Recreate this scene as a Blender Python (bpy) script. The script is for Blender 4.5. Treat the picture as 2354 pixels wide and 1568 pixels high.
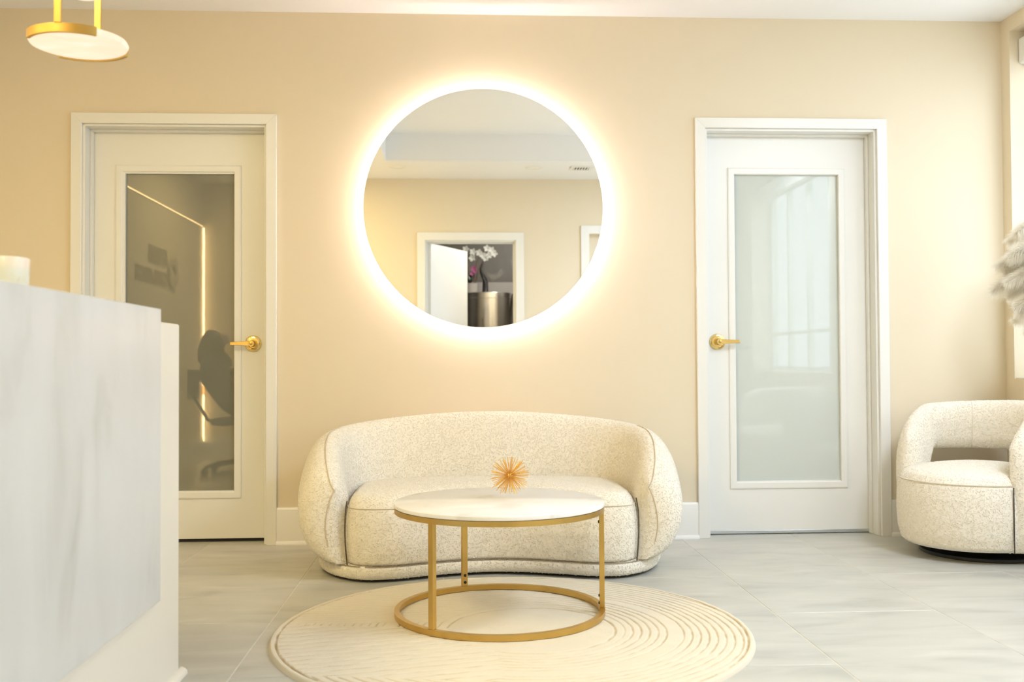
import bpy, bmesh, math, random
import numpy as np
from mathutils import Vector, Matrix
PI = math.pi
random.seed(7); rng = np.random.default_rng(7)
S = bpy.context.scene; COL = S.collection
for o in list(bpy.data.objects): bpy.data.objects.remove(o)

# ------------------------------------------------------------------ camera
FPX, YAW, PIT, ROL, CH, CD = 2279.01, .0533, .0215, -.0051, .8852, 4.927
fw = Vector((math.sin(YAW)*math.cos(PIT), math.cos(YAW)*math.cos(PIT), math.sin(PIT)))
r0 = Vector((math.cos(YAW), -math.sin(YAW), 0)); u0 = r0.cross(fw)
rt = math.cos(ROL)*r0 + math.sin(ROL)*u0; up = -math.sin(ROL)*r0 + math.cos(ROL)*u0
cam = bpy.data.cameras.new('camera'); camo = bpy.data.objects.new('camera', cam); COL.objects.link(camo)
cam.sensor_width = 36; cam.lens = FPX/2354*36; cam.clip_start = .02
M = Matrix((rt, up, -fw)).transposed().to_4x4(); M.translation = Vector((0, -CD, CH)); camo.matrix_world = M
cam.dof.use_dof = True; cam.dof.focus_distance = 4.0; cam.dof.aperture_fstop = 3.0
S.camera = camo
# ------------------------------------------------------------------ world, exposure, daylight
S.view_settings.view_transform = 'Standard'; S.view_settings.look = 'None'
S.view_settings.gamma = 1; S.view_settings.use_curve_mapping = False
S.view_settings.exposure = 0.0
W = bpy.data.worlds.new('sky'); S.world = W; W.use_nodes = True
W.node_tree.nodes['Background'].inputs[0].default_value = (.80, .85, 1, 1)
W.node_tree.nodes['Background'].inputs[1].default_value = 3.6
def area(name, loc, rot, sx, sy, power, col):
    l = bpy.data.lights.new(name, 'AREA'); l.shape = 'RECTANGLE'; l.size = sx; l.size_y = sy
    l.energy = power; l.color = col
    o = bpy.data.objects.new(name, l); COL.objects.link(o); o.location = loc; o.rotation_euler = rot; return o
WIN = [(-1.85, -.08), (-4.15, -2.15)]; WZ = (.79, 2.55); XR = 2.789; XL = -2.46; YN = -4.55; HC = 2.626
for a, b in WIN:   # portals: they only guide the sampling of the sky through the two windows
    area('window_portal', (XR+.245, (a+b)/2, (WZ[0]+WZ[1])/2), (0, PI/2, 0), WZ[1]-WZ[0], b-a, 1, (1, 1, 1)).data.cycles.is_portal = True
DL = [(-.54, -3.98), (.675, -3.98), (-1.6, -2.2), (-1.6, -4.1), (1.6, -4.1)]   # recessed ceiling lamps
FILL = [(-1.7, -3.2, 54, (1, .81, .40)), (2.35, -2.6, 70, (.68, .79, 1.0))]   # added fill lights to brighten the room, in panel housings outside the view
for x, y, p, c in FILL: area('ceiling_fill_lamp', (x, y, HC-.034), (0, 0, 0), .6, 1.2, p, c)
LED_MIRROR = 72.0; LED_WALL = 42.0; PENDANT = .90

# ------------------------------------------------------------------ materials
def lin(h):
    h = h.lstrip('#'); c = [int(h[i:i+2], 16)/255 for i in (0, 2, 4)]
    return tuple((x/12.92 if x <= .04045 else ((x+.055)/1.055)**2.4) for x in c)+(1,)
def mat(name, col, rough=.5, metal=0, spec=.5, coat=0, emis=None, es=0):
    m = bpy.data.materials.new(name); m.use_nodes = True; b = m.node_tree.nodes['Principled BSDF']
    col = tuple(col)+(1,) if len(col) == 3 else col
    b.inputs['Base Color'].default_value = col; b.inputs['Roughness'].default_value = rough
    b.inputs['Metallic'].default_value = metal; b.inputs['Specular IOR Level'].default_value = spec
    b.inputs['Coat Weight'].default_value = coat
    if emis: b.inputs['Emission Color'].default_value = tuple(emis)+(1,); b.inputs['Emission Strength'].default_value = es
    return m
def nd(m, t, **kw):
    n = m.node_tree.nodes.new(t)
    for k, v in kw.items():
        if k in n.inputs: n.inputs[k].default_value = v
        else: setattr(n, k, v)
    return n
def lk(m, a, b): m.node_tree.links.new(a, b)
def bsdf(m): return m.node_tree.nodes['Principled BSDF']
def noise_col(m, stops, scale=3, detail=4, stretch=(1, 1, 1), coords='Object', rnd=False, dist=0.0):
    tc = nd(m, 'ShaderNodeTexCoord'); mp = nd(m, 'ShaderNodeMapping'); mp.inputs['Scale'].default_value = stretch
    lk(m, tc.outputs[coords], mp.inputs['Vector'])
    if rnd:
        oi = nd(m, 'ShaderNodeObjectInfo'); mul = nd(m, 'ShaderNodeMath', operation='MULTIPLY'); mul.inputs[1].default_value = 37
        cb = nd(m, 'ShaderNodeCombineXYZ'); lk(m, oi.outputs['Random'], mul.inputs[0])
        lk(m, mul.outputs[0], cb.inputs[0]); lk(m, mul.outputs[0], cb.inputs[1]); lk(m, cb.outputs[0], mp.inputs['Location'])
    n = nd(m, 'ShaderNodeTexNoise'); n.inputs['Scale'].default_value = scale; n.inputs['Detail'].default_value = detail; n.inputs['Distortion'].default_value = dist
    lk(m, mp.outputs[0], n.inputs['Vector'])
    r = nd(m, 'ShaderNodeValToRGB'); cr = r.color_ramp
    while len(cr.elements) < len(stops): cr.elements.new(.5)
    for e, (p, c) in zip(cr.elements, stops): e.position = p; e.color = tuple(c)+(1,) if len(c) == 3 else c
    lk(m, n.outputs['Fac'], r.inputs['Fac']); lk(m, r.outputs['Color'], bsdf(m).inputs['Base Color'])
    return n
def bump(m, scale, strength, dist=.002, detail=2, kind='noise', coords='Object'):
    tc = nd(m, 'ShaderNodeTexCoord'); n = nd(m, 'ShaderNodeTexNoise' if kind == 'noise' else 'ShaderNodeTexVoronoi')
    n.inputs['Scale'].default_value = scale; lk(m, tc.outputs[coords], n.inputs['Vector'])
    b = nd(m, 'ShaderNodeBump'); b.inputs['Strength'].default_value = strength; b.inputs['Distance'].default_value = dist
    lk(m, n.outputs[0], b.inputs['Height']); lk(m, b.outputs[0], bsdf(m).inputs['Normal'])
WALLC = (.80, .70, .52)
m_wall = mat('wall_paint', WALLC, .55, spec=.3); noise_col(m_wall, [(.3, (.79, .69, .505)), (.7, (.81, .71, .53))], .8); bump(m_wall, 220, .06, .0006)
m_ceil = mat('ceiling_paint', (.88, .875, .85), .7, spec=.2); noise_col(m_ceil, [(.3, (.90, .895, .875)), (.7, (.92, .915, .895))], 1.2)
m_trim = mat('trim_paint', (.86, .845, .785), .32, spec=.45); noise_col(m_trim, [(.3, (.85, .835, .775)), (.7, (.87, .855, .795))], 2)
m_tile = mat('floor_tile', (.6, .58, .52), .36, spec=.45)
noise_col(m_tile, [(.25, (.43, .42, .36)), (.45, (.53, .515, .445)), (.6, (.57, .55, .475)), (.8, (.65, .62, .54))], 2.6, 7, (1, 3.2, 1), 'Object', True, .8)
m_grout = mat('grout', (.74, .70, .60), .8); noise_col(m_grout, [(.3, (.70, .66, .56)), (.7, (.78, .74, .64))], 30)
m_marble = mat('desk_marble', (.84, .84, .80), .25, spec=.5)
noise_col(m_marble, [(.22, (.40, .41, .36)), (.34, (.56, .565, .53)), (.46, (.625, .63, .605)), (.8, (.66, .665, .65))], 2.6, 7, (1, 2.4, .8), 'Object', False, .5)
m_desk = mat('desk_paint', (.79, .74, .63), .4); noise_col(m_desk, [(.3, (.78, .73, .62)), (.7, (.80, .75, .64))], 2)
m_tmarble = mat('table_marble', (.86, .85, .80), .16, spec=.5)
noise_col(m_tmarble, [(.24, (.50, .46, .40)), (.30, (.78, .75, .69)), (.40, (.91, .89, .85)), (.8, (.94, .93, .90))], 5.0, 8, (1, 1, 1), 'Object', False, .7)
m_brass = mat('brushed_brass', (.62, .42, .13), .33, 1); noise_col(m_brass, [(.3, (.58, .39, .115)), (.7, (.66, .45, .145))], 12)
m_polbrass = mat('polished_brass', (.80, .56, .17), .12, 1); noise_col(m_polbrass, [(.3, (.77, .58, .23)), (.7, (.83, .64, .28))], 20)
m_gold = mat('gold_rod', (.86, .55, .16), .38, .75); noise_col(m_gold, [(.3, (.83, .51, .14)), (.7, (.90, .60, .19))], 30)
m_black = mat('black_metal', (.012, .012, .012), .4); noise_col(m_black, [(.3, (.010, .010, .010)), (.7, (.016, .015, .014))], 20)
m_dark = mat('dark_gap', (.02, .018, .014), .8)
m_bou = mat('cream_boucle', (.90, .84, .70), .95, spec=.1)
noise_col(m_bou, [(.3, (.86, .79, .65)), (.7, (.92, .86, .73))], 90, 2); bsdf(m_bou).inputs['Sheen Weight'].default_value = .25; bump(m_bou, 420, .35, .001, kind='voronoi')
m_seam = mat('seam_thread', (.72, .64, .49), .95, spec=.1); noise_col(m_seam, [(.3, (.68, .60, .46)), (.7, (.78, .70, .56))], 200)
m_joint_shade = mat('joint_shadow_cord', (.07, .06, .045), .95, spec=.1); noise_col(m_joint_shade, [(.3, (.05, .04, .03)), (.7, (.16, .13, .09))], 250)  # dark colour standing in for shade in the upholstery creases
m_mirror = mat('mirror_glass', (.93, .95, .93), 0.0, 1); noise_col(m_mirror, [(.3, (.965, .975, .975)), (.7, (.97, .98, .98))], 1)
m_alu = mat('aluminium', (.62, .65, .66), .35, .8); noise_col(m_alu, [(.3, (.58, .61, .62)), (.7, (.66, .69, .70))], 10)
def pane_mat(name, c):
    m = mat(name, c, .015, spec=1.0); noise_col(m, [(.3, c), (.7, tuple(x*1.03 for x in c))], .9); return m
m_pane_l = pane_mat('frosted_glass_dim', (.205, .205, .165)); m_pane_r = pane_mat('frosted_glass_lit', (.62, .665, .615))  # same frosted glass: dark room at left, brightness at right put into the colour
m_led = mat('led', (1, .8, .5), .5, emis=(.95, .79, .81), es=LED_MIRROR)
m_led2 = mat('led_chip', (1, .8, .5), .5, emis=(1, .72, .34), es=LED_WALL)
m_led3 = mat('led_chip_amber', (1, .5, .2), .5, emis=(1, .38, .08), es=LED_WALL*.6)
m_ala = mat('alabaster', (.3, .25, .2), .4)
def emis_noise(m, c1, c2, es, scale=9, stretch=(1, 3, 1)):
    n = noise_col(m, [(.3, c1), (.7, c2)], scale, 5, stretch, dist=1.0)
    r = [x for x in m.node_tree.nodes if x.type == 'VALTORGB'][-1]
    lk(m, r.outputs['Color'], bsdf(m).inputs['Emission Color']); m.node_tree.links.remove(bsdf(m).inputs['Base Color'].links[0]); bsdf(m).inputs['Emission Strength'].default_value = es
emis_noise(m_ala, (.93, .70, .50), (1, .87, .72), PENDANT)
m_onyx = mat('onyx', (.8, .72, .58), .2); noise_col(m_onyx, [(.3, (.68, .50, .30)), (.40, (.76, .71, .61)), (.7, (.80, .77, .70))], 14, 5, (1, 1, .3), dist=1)
bsdf(m_onyx).inputs['Subsurface Weight'].default_value = .2
m_pampas = mat('pampas', (.94, .91, .84), .9, spec=.05); noise_col(m_pampas, [(.3, (.93, .88, .78)), (.7, (.97, .95, .90))], 18)
_t = nd(m_pampas, 'ShaderNodeBsdfTranslucent'); _t.inputs[0].default_value = (.97, .94, .86, 1); _x = nd(m_pampas, 'ShaderNodeMixShader'); _x.inputs[0].default_value = .62
lk(m_pampas, bsdf(m_pampas).outputs[0], _x.inputs[1]); lk(m_pampas, _t.outputs[0], _x.inputs[2]); lk(m_pampas, _x.outputs[0], m_pampas.node_tree.nodes['Material Output'].inputs[0])
m_ceramic = mat('white_ceramic', (.82, .80, .75), .3); noise_col(m_ceramic, [(.3, (.80, .78, .73)), (.7, (.84, .82, .77))], 10)
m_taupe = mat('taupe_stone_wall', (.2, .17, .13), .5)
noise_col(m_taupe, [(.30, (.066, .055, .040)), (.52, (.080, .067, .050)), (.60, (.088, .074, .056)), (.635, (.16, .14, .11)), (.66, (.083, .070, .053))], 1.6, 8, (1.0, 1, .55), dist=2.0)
m_steel = mat('brushed_steel', (.62, .58, .52), .22, 1); noise_col(m_steel, [(.3, (.58, .54, .48)), (.7, (.66, .62, .56))], 6, 4, (9, 9, .2))
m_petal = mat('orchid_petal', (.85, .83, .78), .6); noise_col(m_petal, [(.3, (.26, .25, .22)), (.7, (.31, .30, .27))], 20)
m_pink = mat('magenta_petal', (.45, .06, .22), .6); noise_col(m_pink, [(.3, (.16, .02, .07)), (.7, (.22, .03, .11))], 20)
m_stem = mat('brown_stem', (.11, .05, .03), .7); noise_col(m_stem, [(.3, (.08, .04, .02)), (.7, (.15, .07, .04))], 20)
m_leaf = mat('dark_leaf', (.015, .02, .012), .35); noise_col(m_leaf, [(.3, (.01, .015, .01)), (.7, (.02, .028, .016))], 20)
m_cloth = mat('black_cloth', (.03, .03, .032), .85); noise_col(m_cloth, [(.3, (.025, .025, .027)), (.7, (.036, .035, .037))], 30)
m_skin = mat('skin', (.50, .31, .20), .5); noise_col(m_skin, [(.3, (.47, .29, .19)), (.7, (.53, .33, .22))], 20)
m_hair = mat('dark_hair', (.02, .014, .01), .5); noise_col(m_hair, [(.3, (.015, .01, .008)), (.7, (.03, .02, .014))], 40)
m_sign = mat('sign_lettering', (.52, .44, .31), .4); noise_col(m_sign, [(.3, (.50, .42, .29)), (.7, (.54, .46, .33))], 20)
def glass_mat():
    m = mat('window_glass', (1, 1, 1), 0); nt = m.node_tree; b = bsdf(m); nt.nodes.remove(b); out = nt.nodes['Material Output']
    t = nd(m, 'ShaderNodeBsdfTransparent'); t.inputs[0].default_value = (.94, .97, .95, 1)
    g = nd(m, 'ShaderNodeBsdfGlossy'); g.inputs['Roughness'].default_value = .01
    f = nd(m, 'ShaderNodeFresnel'); f.inputs[0].default_value = 1.45; x = nd(m, 'ShaderNodeMixShader')
    ge = nd(m, 'ShaderNodeNewGeometry'); iv = nd(m, 'ShaderNodeMath', operation='SUBTRACT'); iv.inputs[0].default_value = 1; lk(m, ge.outputs['Backfacing'], iv.inputs[1])
    mu = nd(m, 'ShaderNodeMath', operation='MULTIPLY'); lk(m, f.outputs[0], mu.inputs[0]); lk(m, iv.outputs[0], mu.inputs[1]); lk(m, mu.outputs[0], x.inputs[0]); lk(m, t.outputs[0], x.inputs[1]); lk(m, g.outputs[0], x.inputs[2]); lk(m, x.outputs[0], out.inputs[0]); return m
m_glass = glass_mat()
m_rug = mat('rug_pile', (.85, .78, .62), .95, spec=.1)
def rug_nodes(m):
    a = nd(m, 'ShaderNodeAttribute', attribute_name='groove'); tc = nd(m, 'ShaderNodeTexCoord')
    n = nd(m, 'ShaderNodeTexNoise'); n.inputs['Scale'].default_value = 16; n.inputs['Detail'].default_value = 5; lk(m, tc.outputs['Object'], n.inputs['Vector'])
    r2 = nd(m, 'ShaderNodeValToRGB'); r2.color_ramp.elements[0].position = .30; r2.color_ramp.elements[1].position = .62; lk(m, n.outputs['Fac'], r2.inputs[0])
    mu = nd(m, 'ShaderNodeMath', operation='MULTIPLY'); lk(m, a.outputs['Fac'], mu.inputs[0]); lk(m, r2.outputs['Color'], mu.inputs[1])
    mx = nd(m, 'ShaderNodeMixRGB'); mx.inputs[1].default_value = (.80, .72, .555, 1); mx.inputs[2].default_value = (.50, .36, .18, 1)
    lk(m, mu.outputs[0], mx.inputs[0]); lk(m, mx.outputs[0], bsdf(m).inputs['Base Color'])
    n2 = nd(m, 'ShaderNodeTexNoise'); n2.inputs['Scale'].default_value = 350; lk(m, tc.outputs['Object'], n2.inputs['Vector'])
    b = nd(m, 'ShaderNodeBump'); b.inputs['Strength'].default_value = .5; b.inputs['Distance'].default_value = .003; lk(m, n2.outputs[0], b.inputs['Height']); lk(m, b.outputs[0], bsdf(m).inputs['Normal'])
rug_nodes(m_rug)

# ------------------------------------------------------------------ mesh helpers
def meta(o, label=None, cat=None, group=None, kind=None):
    if label: o['label'] = label
    if cat: o['category'] = cat
    if group: o['group'] = group
    if kind: o['kind'] = kind
    return o
def empty(name, loc=(0, 0, 0), rz=0, **kw):
    o = bpy.data.objects.new(name, None); COL.objects.link(o); o.location = loc; o.rotation_euler.z = rz; o.empty_display_size = .05
    return meta(o, **kw)
class MB:
    def __init__(s): s.v = []; s.f = []
    def add(s, v, f):
        b = len(s.v); s.v += [tuple(p) for p in v]; s.f += [tuple(i+b for i in q) for q in f]; return s
    def box(s, x0, x1, y0, y1, z0, z1):
        v = [(x, y, z) for z in (z0, z1) for y in (y0, y1) for x in (x0, x1)]
        return s.add(v, [(0, 2, 3, 1), (4, 5, 7, 6), (0, 1, 5, 4), (2, 6, 7, 3), (0, 4, 6, 2), (1, 3, 7, 5)])
    def prism(s, poly, h, xf=lambda a, b, c: (a, b, c)):   # poly (a,b) extruded over c in h=(c0,c1)
        n = len(poly); v = [xf(a, b, h[0]) for a, b in poly]+[xf(a, b, h[1]) for a, b in poly]
        return s.add(v, [tuple(range(n))[::-1], tuple(range(n, 2*n))]+[(i, (i+1) % n, n+(i+1) % n, n+i) for i in range(n)])
    def tube(s, pts, r, n=8, closed=False, cap=True):
        pts = [Vector(p) for p in pts]; m = len(pts); rs = [float(x) for x in r] if hasattr(r, '__len__') else [float(r)]*m
        rings = []; prev = None
        for i, p in enumerate(pts):
            if closed: t = (pts[(i+1) % m]-pts[i-1]).normalized()
            else: t = (pts[min(i+1, m-1)]-pts[max(i-1, 0)]).normalized()
            if prev is None: a = t.orthogonal().normalized()
            else: a = (prev-t*prev.dot(t)).normalized()
            prev = a; b = t.cross(a)
            rings.append([p+rs[i]*(math.cos(2*PI*k/n)*a+math.sin(2*PI*k/n)*b) for k in range(n)])
        v = [q for R in rings for q in R]; f = []
        for i in range(m if closed else m-1):
            j = (i+1) % m; off = 0
            if closed and j == 0:   # best match of the last ring to the first
                off = min(range(n), key=lambda o: (rings[0][o]-rings[-1][0]).length)
            for k in range(n): f.append((i*n+k, i*n+(k+1) % n, j*n+(k+1+off) % n, j*n+(k+off) % n))
        if cap and not closed: f += [tuple(range(n))[::-1], tuple(range((m-1)*n, m*n))]
        return s.add(v, f)
    def lathe(s, prof, n=48, c=(0, 0, 0), a0=0, a1=2*PI):
        full = abs(a1-a0-2*PI) < 1e-6; k = n if full else n+1; v = []; f = []; P = len(prof)
        for i in range(k):
            a = a0+(a1-a0)*i/n
            v += [(c[0]+r*math.cos(a), c[1]+r*math.sin(a), c[2]+z) for r, z in prof]
        for i in range(n):
            j = (i+1) % k
            for q in range(P-1): f.append((i*P+q, j*P+q, j*P+q+1, i*P+q+1))
        if not full: f += [tuple(range(P)), tuple(range((k-1)*P, k*P))[::-1]]
        return s.add(v, f)
    def obj(s, name, m, parent=None, smooth=True, bevel=0, seg=2, **kw):
        me = bpy.data.meshes.new(name); me.from_pydata(s.v, [], s.f); me.validate(); me.materials.append(m)
        b = bmesh.new(); b.from_mesh(me); bmesh.ops.remove_doubles(b, verts=b.verts, dist=1e-6); bmesh.ops.recalc_face_normals(b, faces=b.faces); b.to_mesh(me); b.free()
        if smooth:
            me.polygons.foreach_set('use_smooth', [True]*len(me.polygons)); me.set_sharp_from_angle(angle=math.radians(38))
        o = bpy.data.objects.new(name, me); COL.objects.link(o); o.parent = parent
        if bevel:
            d = o.modifiers.new('b', 'BEVEL'); d.width = bevel; d.segments = seg; d.limit_method = 'ANGLE'; d.angle_limit = math.radians(40)
        return meta(o, **kw)
def fastmesh(name, V, F, m, parent=None, smooth=True, sharp=None, attr=None, **kw):
    me = bpy.data.meshes.new(name); V = np.asarray(V, np.float32); F = [np.asarray(f, np.int32) for f in (F if isinstance(F, list) else [F])]
    nl = sum(f.size for f in F); npoly = sum(len(f) for f in F)
    me.vertices.add(len(V)); me.vertices.foreach_set('co', V.ravel()); me.loops.add(nl); me.polygons.add(npoly)
    me.loops.foreach_set('vertex_index', np.concatenate([f.ravel() for f in F]))
    st = []; off = 0
    for f in F: st.append(off+np.arange(len(f))*f.shape[1]); off += f.size
    me.polygons.foreach_set('loop_start', np.concatenate(st).astype(np.int32))
    me.update(calc_edges=True); me.polygons.foreach_set('use_smooth', [smooth]*npoly)
    if attr:
        a = me.attributes.new(attr[0], 'FLOAT', 'POINT'); a.data.foreach_set('value', np.asarray(attr[1], np.float32))
    me.materials.append(m); me.validate(); me.update()
    o = bpy.data.objects.new(name, me); COL.objects.link(o); o.parent = parent
    return meta(o, **kw)
def grid_faces(nu, nv, cu=False, cv=False):
    i = np.arange(nu if cu else nu-1)[:, None]; j = np.arange(nv if cv else nv-1)[None, :]
    a = i*nv+j; b = ((i+1) % nu)*nv+j; c = ((i+1) % nu)*nv+(j+1) % nv; d = i*nv+(j+1) % nv
    return np.stack([a, b, c, d], -1).reshape(-1, 4)
def catmull(P, n, closed=True):
    P = np.asarray(P, float); m = len(P); out = []
    t = np.linspace(0, m if closed else m-1, n, endpoint=not closed)
    for x in t:
        i = min(int(x), m-1 if closed else m-2); f = x-i
        idx = [(i-1) % m, i % m, (i+1) % m, (i+2) % m] if closed else [max(i-1, 0), i, i+1, min(i+2, m-1)]
        a, b, c, d = P[idx]
        out.append(.5*((2*b)+(c-a)*f+(2*a-5*b+4*c-d)*f*f+(3*b-a-3*c+d)*f**3))
    return np.array(out)
def resample(P, n, closed=True):
    Q = np.vstack([P, P[:1]]) if closed else P
    s = np.r_[0, np.cumsum(np.hypot(*np.diff(Q[:, :2], axis=0).T))]
    t = np.linspace(0, s[-1], n, endpoint=not closed)
    return np.stack([np.interp(t, s, Q[:, k]) for k in range(Q.shape[1])], 1)
def curls(V, F, per_cm2, size=.0046, rad=.0014, keep=None):
    """small looped yarn tufts lying on a quad surface; returns vertices and faces to append"""
    V = np.asarray(V, float); a, b, c, d = (V[F[:, k]] for k in range(4))
    nrm = np.cross(c-a, d-b); ar = .5*np.linalg.norm(nrm, axis=1); N = nrm/np.maximum(1e-12, 2*ar)[:, None]
    cen = (a+b+c+d)/4
    w = ar.copy()
    if keep is not None: w = w*keep(cen, N)
    n = int(w.sum()*1e4*per_cm2); idx = rng.choice(len(F), n, p=w/w.sum())
    s, t = rng.random(n)[:, None], rng.random(n)[:, None]
    P = (a[idx]*(1-s)+b[idx]*s)*(1-t)+(d[idx]*(1-s)+c[idx]*s)*t; Nn = N[idx]
    T = np.cross(Nn, rng.normal(size=(n, 3))); T /= np.linalg.norm(T, axis=1)[:, None]; B = np.cross(Nn, T)
    L = size*(.7+.7*rng.random(n))[:, None]; cv = (rng.random(n)-.5)[:, None]*1.6
    pts = []
    for q, h in ((-1, -.0014), (-.4, .0004), (.4, .0005), (1, -.0014)):
        pts.append(P+T*L*q*.8+B*L*cv*(q*q-.4)+Nn*h)
    R = rad*(.8+.5*rng.random(n))[:, None]; rings = []
    for i, p in enumerate(pts):
        tt = pts[min(i+1, 3)]-pts[max(i-1, 0)]; tt /= np.linalg.norm(tt, axis=1)[:, None]
        bb = np.cross(tt, Nn); bb /= np.maximum(1e-9, np.linalg.norm(bb, axis=1))[:, None]; nn = np.cross(bb, tt)
        for k in range(3):
            an = PI/2+2*PI*k/3; rings.append(p+R*(math.cos(an)*bb+math.sin(an)*nn))
    VV = np.stack(rings, 1)
    fl = []
    for i in range(3):
        for k in range(3): fl.append((i*3+k, i*3+(k+1) % 3, i*3+3+(k+1) % 3, i*3+3+k))
    FF = (np.arange(n)[:, None, None]*12+np.array(fl)[None]).reshape(-1, 4)
    return VV.reshape(-1, 3), FF
def boucle(name, V, F, parent, dens=1.9, keep=None, **kw):
    V = np.asarray(V, float); a, b, c, d = (V[F[:, k]] for k in range(4))
    CV, CF = curls(V, F, dens, keep=keep)
    return fastmesh(name, np.vstack([V, CV]), np.vstack([F, CF+len(V)]), m_bou, parent, **kw)
def puff(outline, rings, dome=None):
    """outline (n,2) ccw; rings list of (z, offset outwards); dome list of (z, radial factor) to the centre"""
    O = np.asarray(outline); n = len(O); T = np.roll(O, -1, 0)-np.roll(O, 1, 0); T /= np.linalg.norm(T, axis=1)[:, None]
    Nn = np.stack([T[:, 1], -T[:, 0]], 1); c = O.mean(0); V = []
    for z, off in rings: V.append(np.c_[O+Nn*off, np.full(n, z)])
    last = O+Nn*rings[-1][1]
    for z, k in (dome or []): V.append(np.c_[c+(last-c)*k, np.full(n, z)])
    R = len(V); V = np.vstack(V); F = grid_faces(R, n, False, True)[:, [0, 3, 2, 1]]   # outward
    return V, F

# ------------------------------------------------------------------ the room
T = .12
TOL = 2.063
opL, opR = (-1.8335, -.9445), (1.242, 2.126)
w = MB()
for x0, x1, z0, z1 in ((XL-.15, opL[0], 0, HC+.3), (opL[1], opR[0], 0, HC+.3), (opR[1], XR+.25, 0, HC+.3), (opL[0], opL[1], TOL, HC+.3), (opR[0], opR[1], TOL, HC+.3)):
    w.box(x0, x1, 0, T+.02, z0, z1)
w.obj('wall_far', m_wall, smooth=False, kind='structure')
w = MB()   # right wall with two deep window recesses
w.box(XR, XR+.25, YN-.12, 0, 0, WZ[0]); w.box(XR, XR+.25, YN-.12, 0, WZ[1], HC+.3)
for y0, y1 in ((WIN[0][1], 0), (WIN[1][1], WIN[0][0]), (YN-.12, WIN[1][0])): w.box(XR, XR+.25, y0, y1, WZ[0], WZ[1])
w.obj('wall_right', m_wall, smooth=False, kind='structure')
MB().box(XL-.15, XL, YN-.12, 0, 0, HC+.3).obj('wall_left', m_wall, smooth=False, kind='structure')
dN = (-.317, .540); dZ = 2.04; nic = (1.24, 1.80); nZ = 2.105
w = MB()
for x0, x1, z0, z1 in ((XL-.15, dN[0], 0, HC+.3), (dN[1], nic[0], 0, HC+.3), (nic[1], XR+.25, 0, HC+.3), (dN[0], dN[1], dZ, HC+.3), (nic[0], nic[1], nZ, HC+.3)):
    w.box(x0, x1, YN-.12, YN, z0, z1)
w.box(nic[0], nic[1], YN-.12, YN-.08, 0, nZ)
w.obj('wall_near', m_wall, smooth=False, kind='structure')
# ceiling with raised tray
tx0, tx1, ty0, ty1, tz = -.625, 2.15, -3.72, -.95, HC+.235
c = MB()
c.box(XL-.15, tx0, YN-.12, T, HC, HC+.3); c.box(tx1, XR+.25, YN-.12, T, HC, HC+.3)
c.box(tx0, tx1, YN-.12, ty0, HC, HC+.3); c.box(tx0, tx1, ty1, T, HC, HC+.3); c.box(tx0, tx1, ty0, ty1, tz, tz+.065)
ceil = c.obj('ceiling', m_ceil, smooth=False, kind='structure')
# floor: one slab of grout, tiles laid on it in a half bond
fl = MB().box(XL-.15, XR+.25, YN-3.0, .9, -.06, -.0015).obj('floor', m_grout, smooth=False, kind='structure')
PW, PL = .583, 1.19; tm = {}
def tile(x0, x1, y0, y1):
    key = (round(x1-x0, 3), round(y1-y0, 3)); g = .0016
    if key not in tm:
        hx, hy = key[0]/2-g, key[1]/2-g; b = .0012
        v = [(-hx, -hy, -.01), (hx, -hy, -.01), (hx, hy, -.01), (-hx, hy, -.01), (-hx, -hy, -b), (hx, -hy, -b), (hx, hy, -b), (-hx, hy, -b), (-hx+b, -hy+b, 0), (hx-b, -hy+b, 0), (hx-b, hy-b, 0), (-hx+b, hy-b, 0)]
        f = [(0, 3, 2, 1), (8, 9, 10, 11)]+[(i, (i+1) % 4, 4+(i+1) % 4, 4+i) for i in range(4)]+[(4+i, 4+(i+1) % 4, 8+(i+1) % 4, 8+i) for i in range(4)]
        me = bpy.data.meshes.new('tile'); me.from_pydata(v, [], f); me.materials.append(m_tile); tm[key] = me
    o = bpy.data.objects.new('tile', tm[key]); COL.objects.link(o); o.parent = fl; o.location = ((x0+x1)/2, (y0+y1)/2, 0)
for k in range(-7, 4):
    x0, x1 = max(XL, 1.1+PW*(k-1)), min(XR, 1.1+PW*k)
    if x1-x0 < .02: continue
    base = -.88 if (k % 2 == 0) else -.29   # k=0 is the column ending at X=1.10
    for j in range(-1, 7):
        y1 = min(base+PL-PL*j, .5); y0 = max(base-PL*j, YN-2.6)
        if y1-y0 > .02: tile(x0, x1, y0, y1)
# rooms behind the two doors, the room behind the camera
w = MB(); w.box(XL-.15, XR+.25, 1.0, 1.05, 0, HC+.3); w.box(XL-.2, XL-.15, T, 1.05, 0, HC+.3); w.box(XR+.25, XR+.3, T, 1.05, 0, HC+.3); w.box(XL-.2, XR+.3, T, 1.05, HC+.3, HC+.35)
w.obj('wall_corridor', m_wall, smooth=False, kind='structure')
BX0, BX1, BY = -1.5, 1.9, -7.3
w = MB(); w.box(BX0-.1, BX1+.1, BY-.1, BY, 0, 2.8); w.box(BX0-.1, BX0, BY, YN-.12, 0, 2.8); w.box(BX1, BX1+.1, BY, YN-.12, 0, 2.8)
w.obj('wall_back', m_taupe, smooth=False, kind='structure')
MB().box(BX0-.1, BX1+.1, BY-.1, YN-.12, 2.8, 2.86).obj('ceiling_back', m_ceil, smooth=False, kind='structure')

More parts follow.
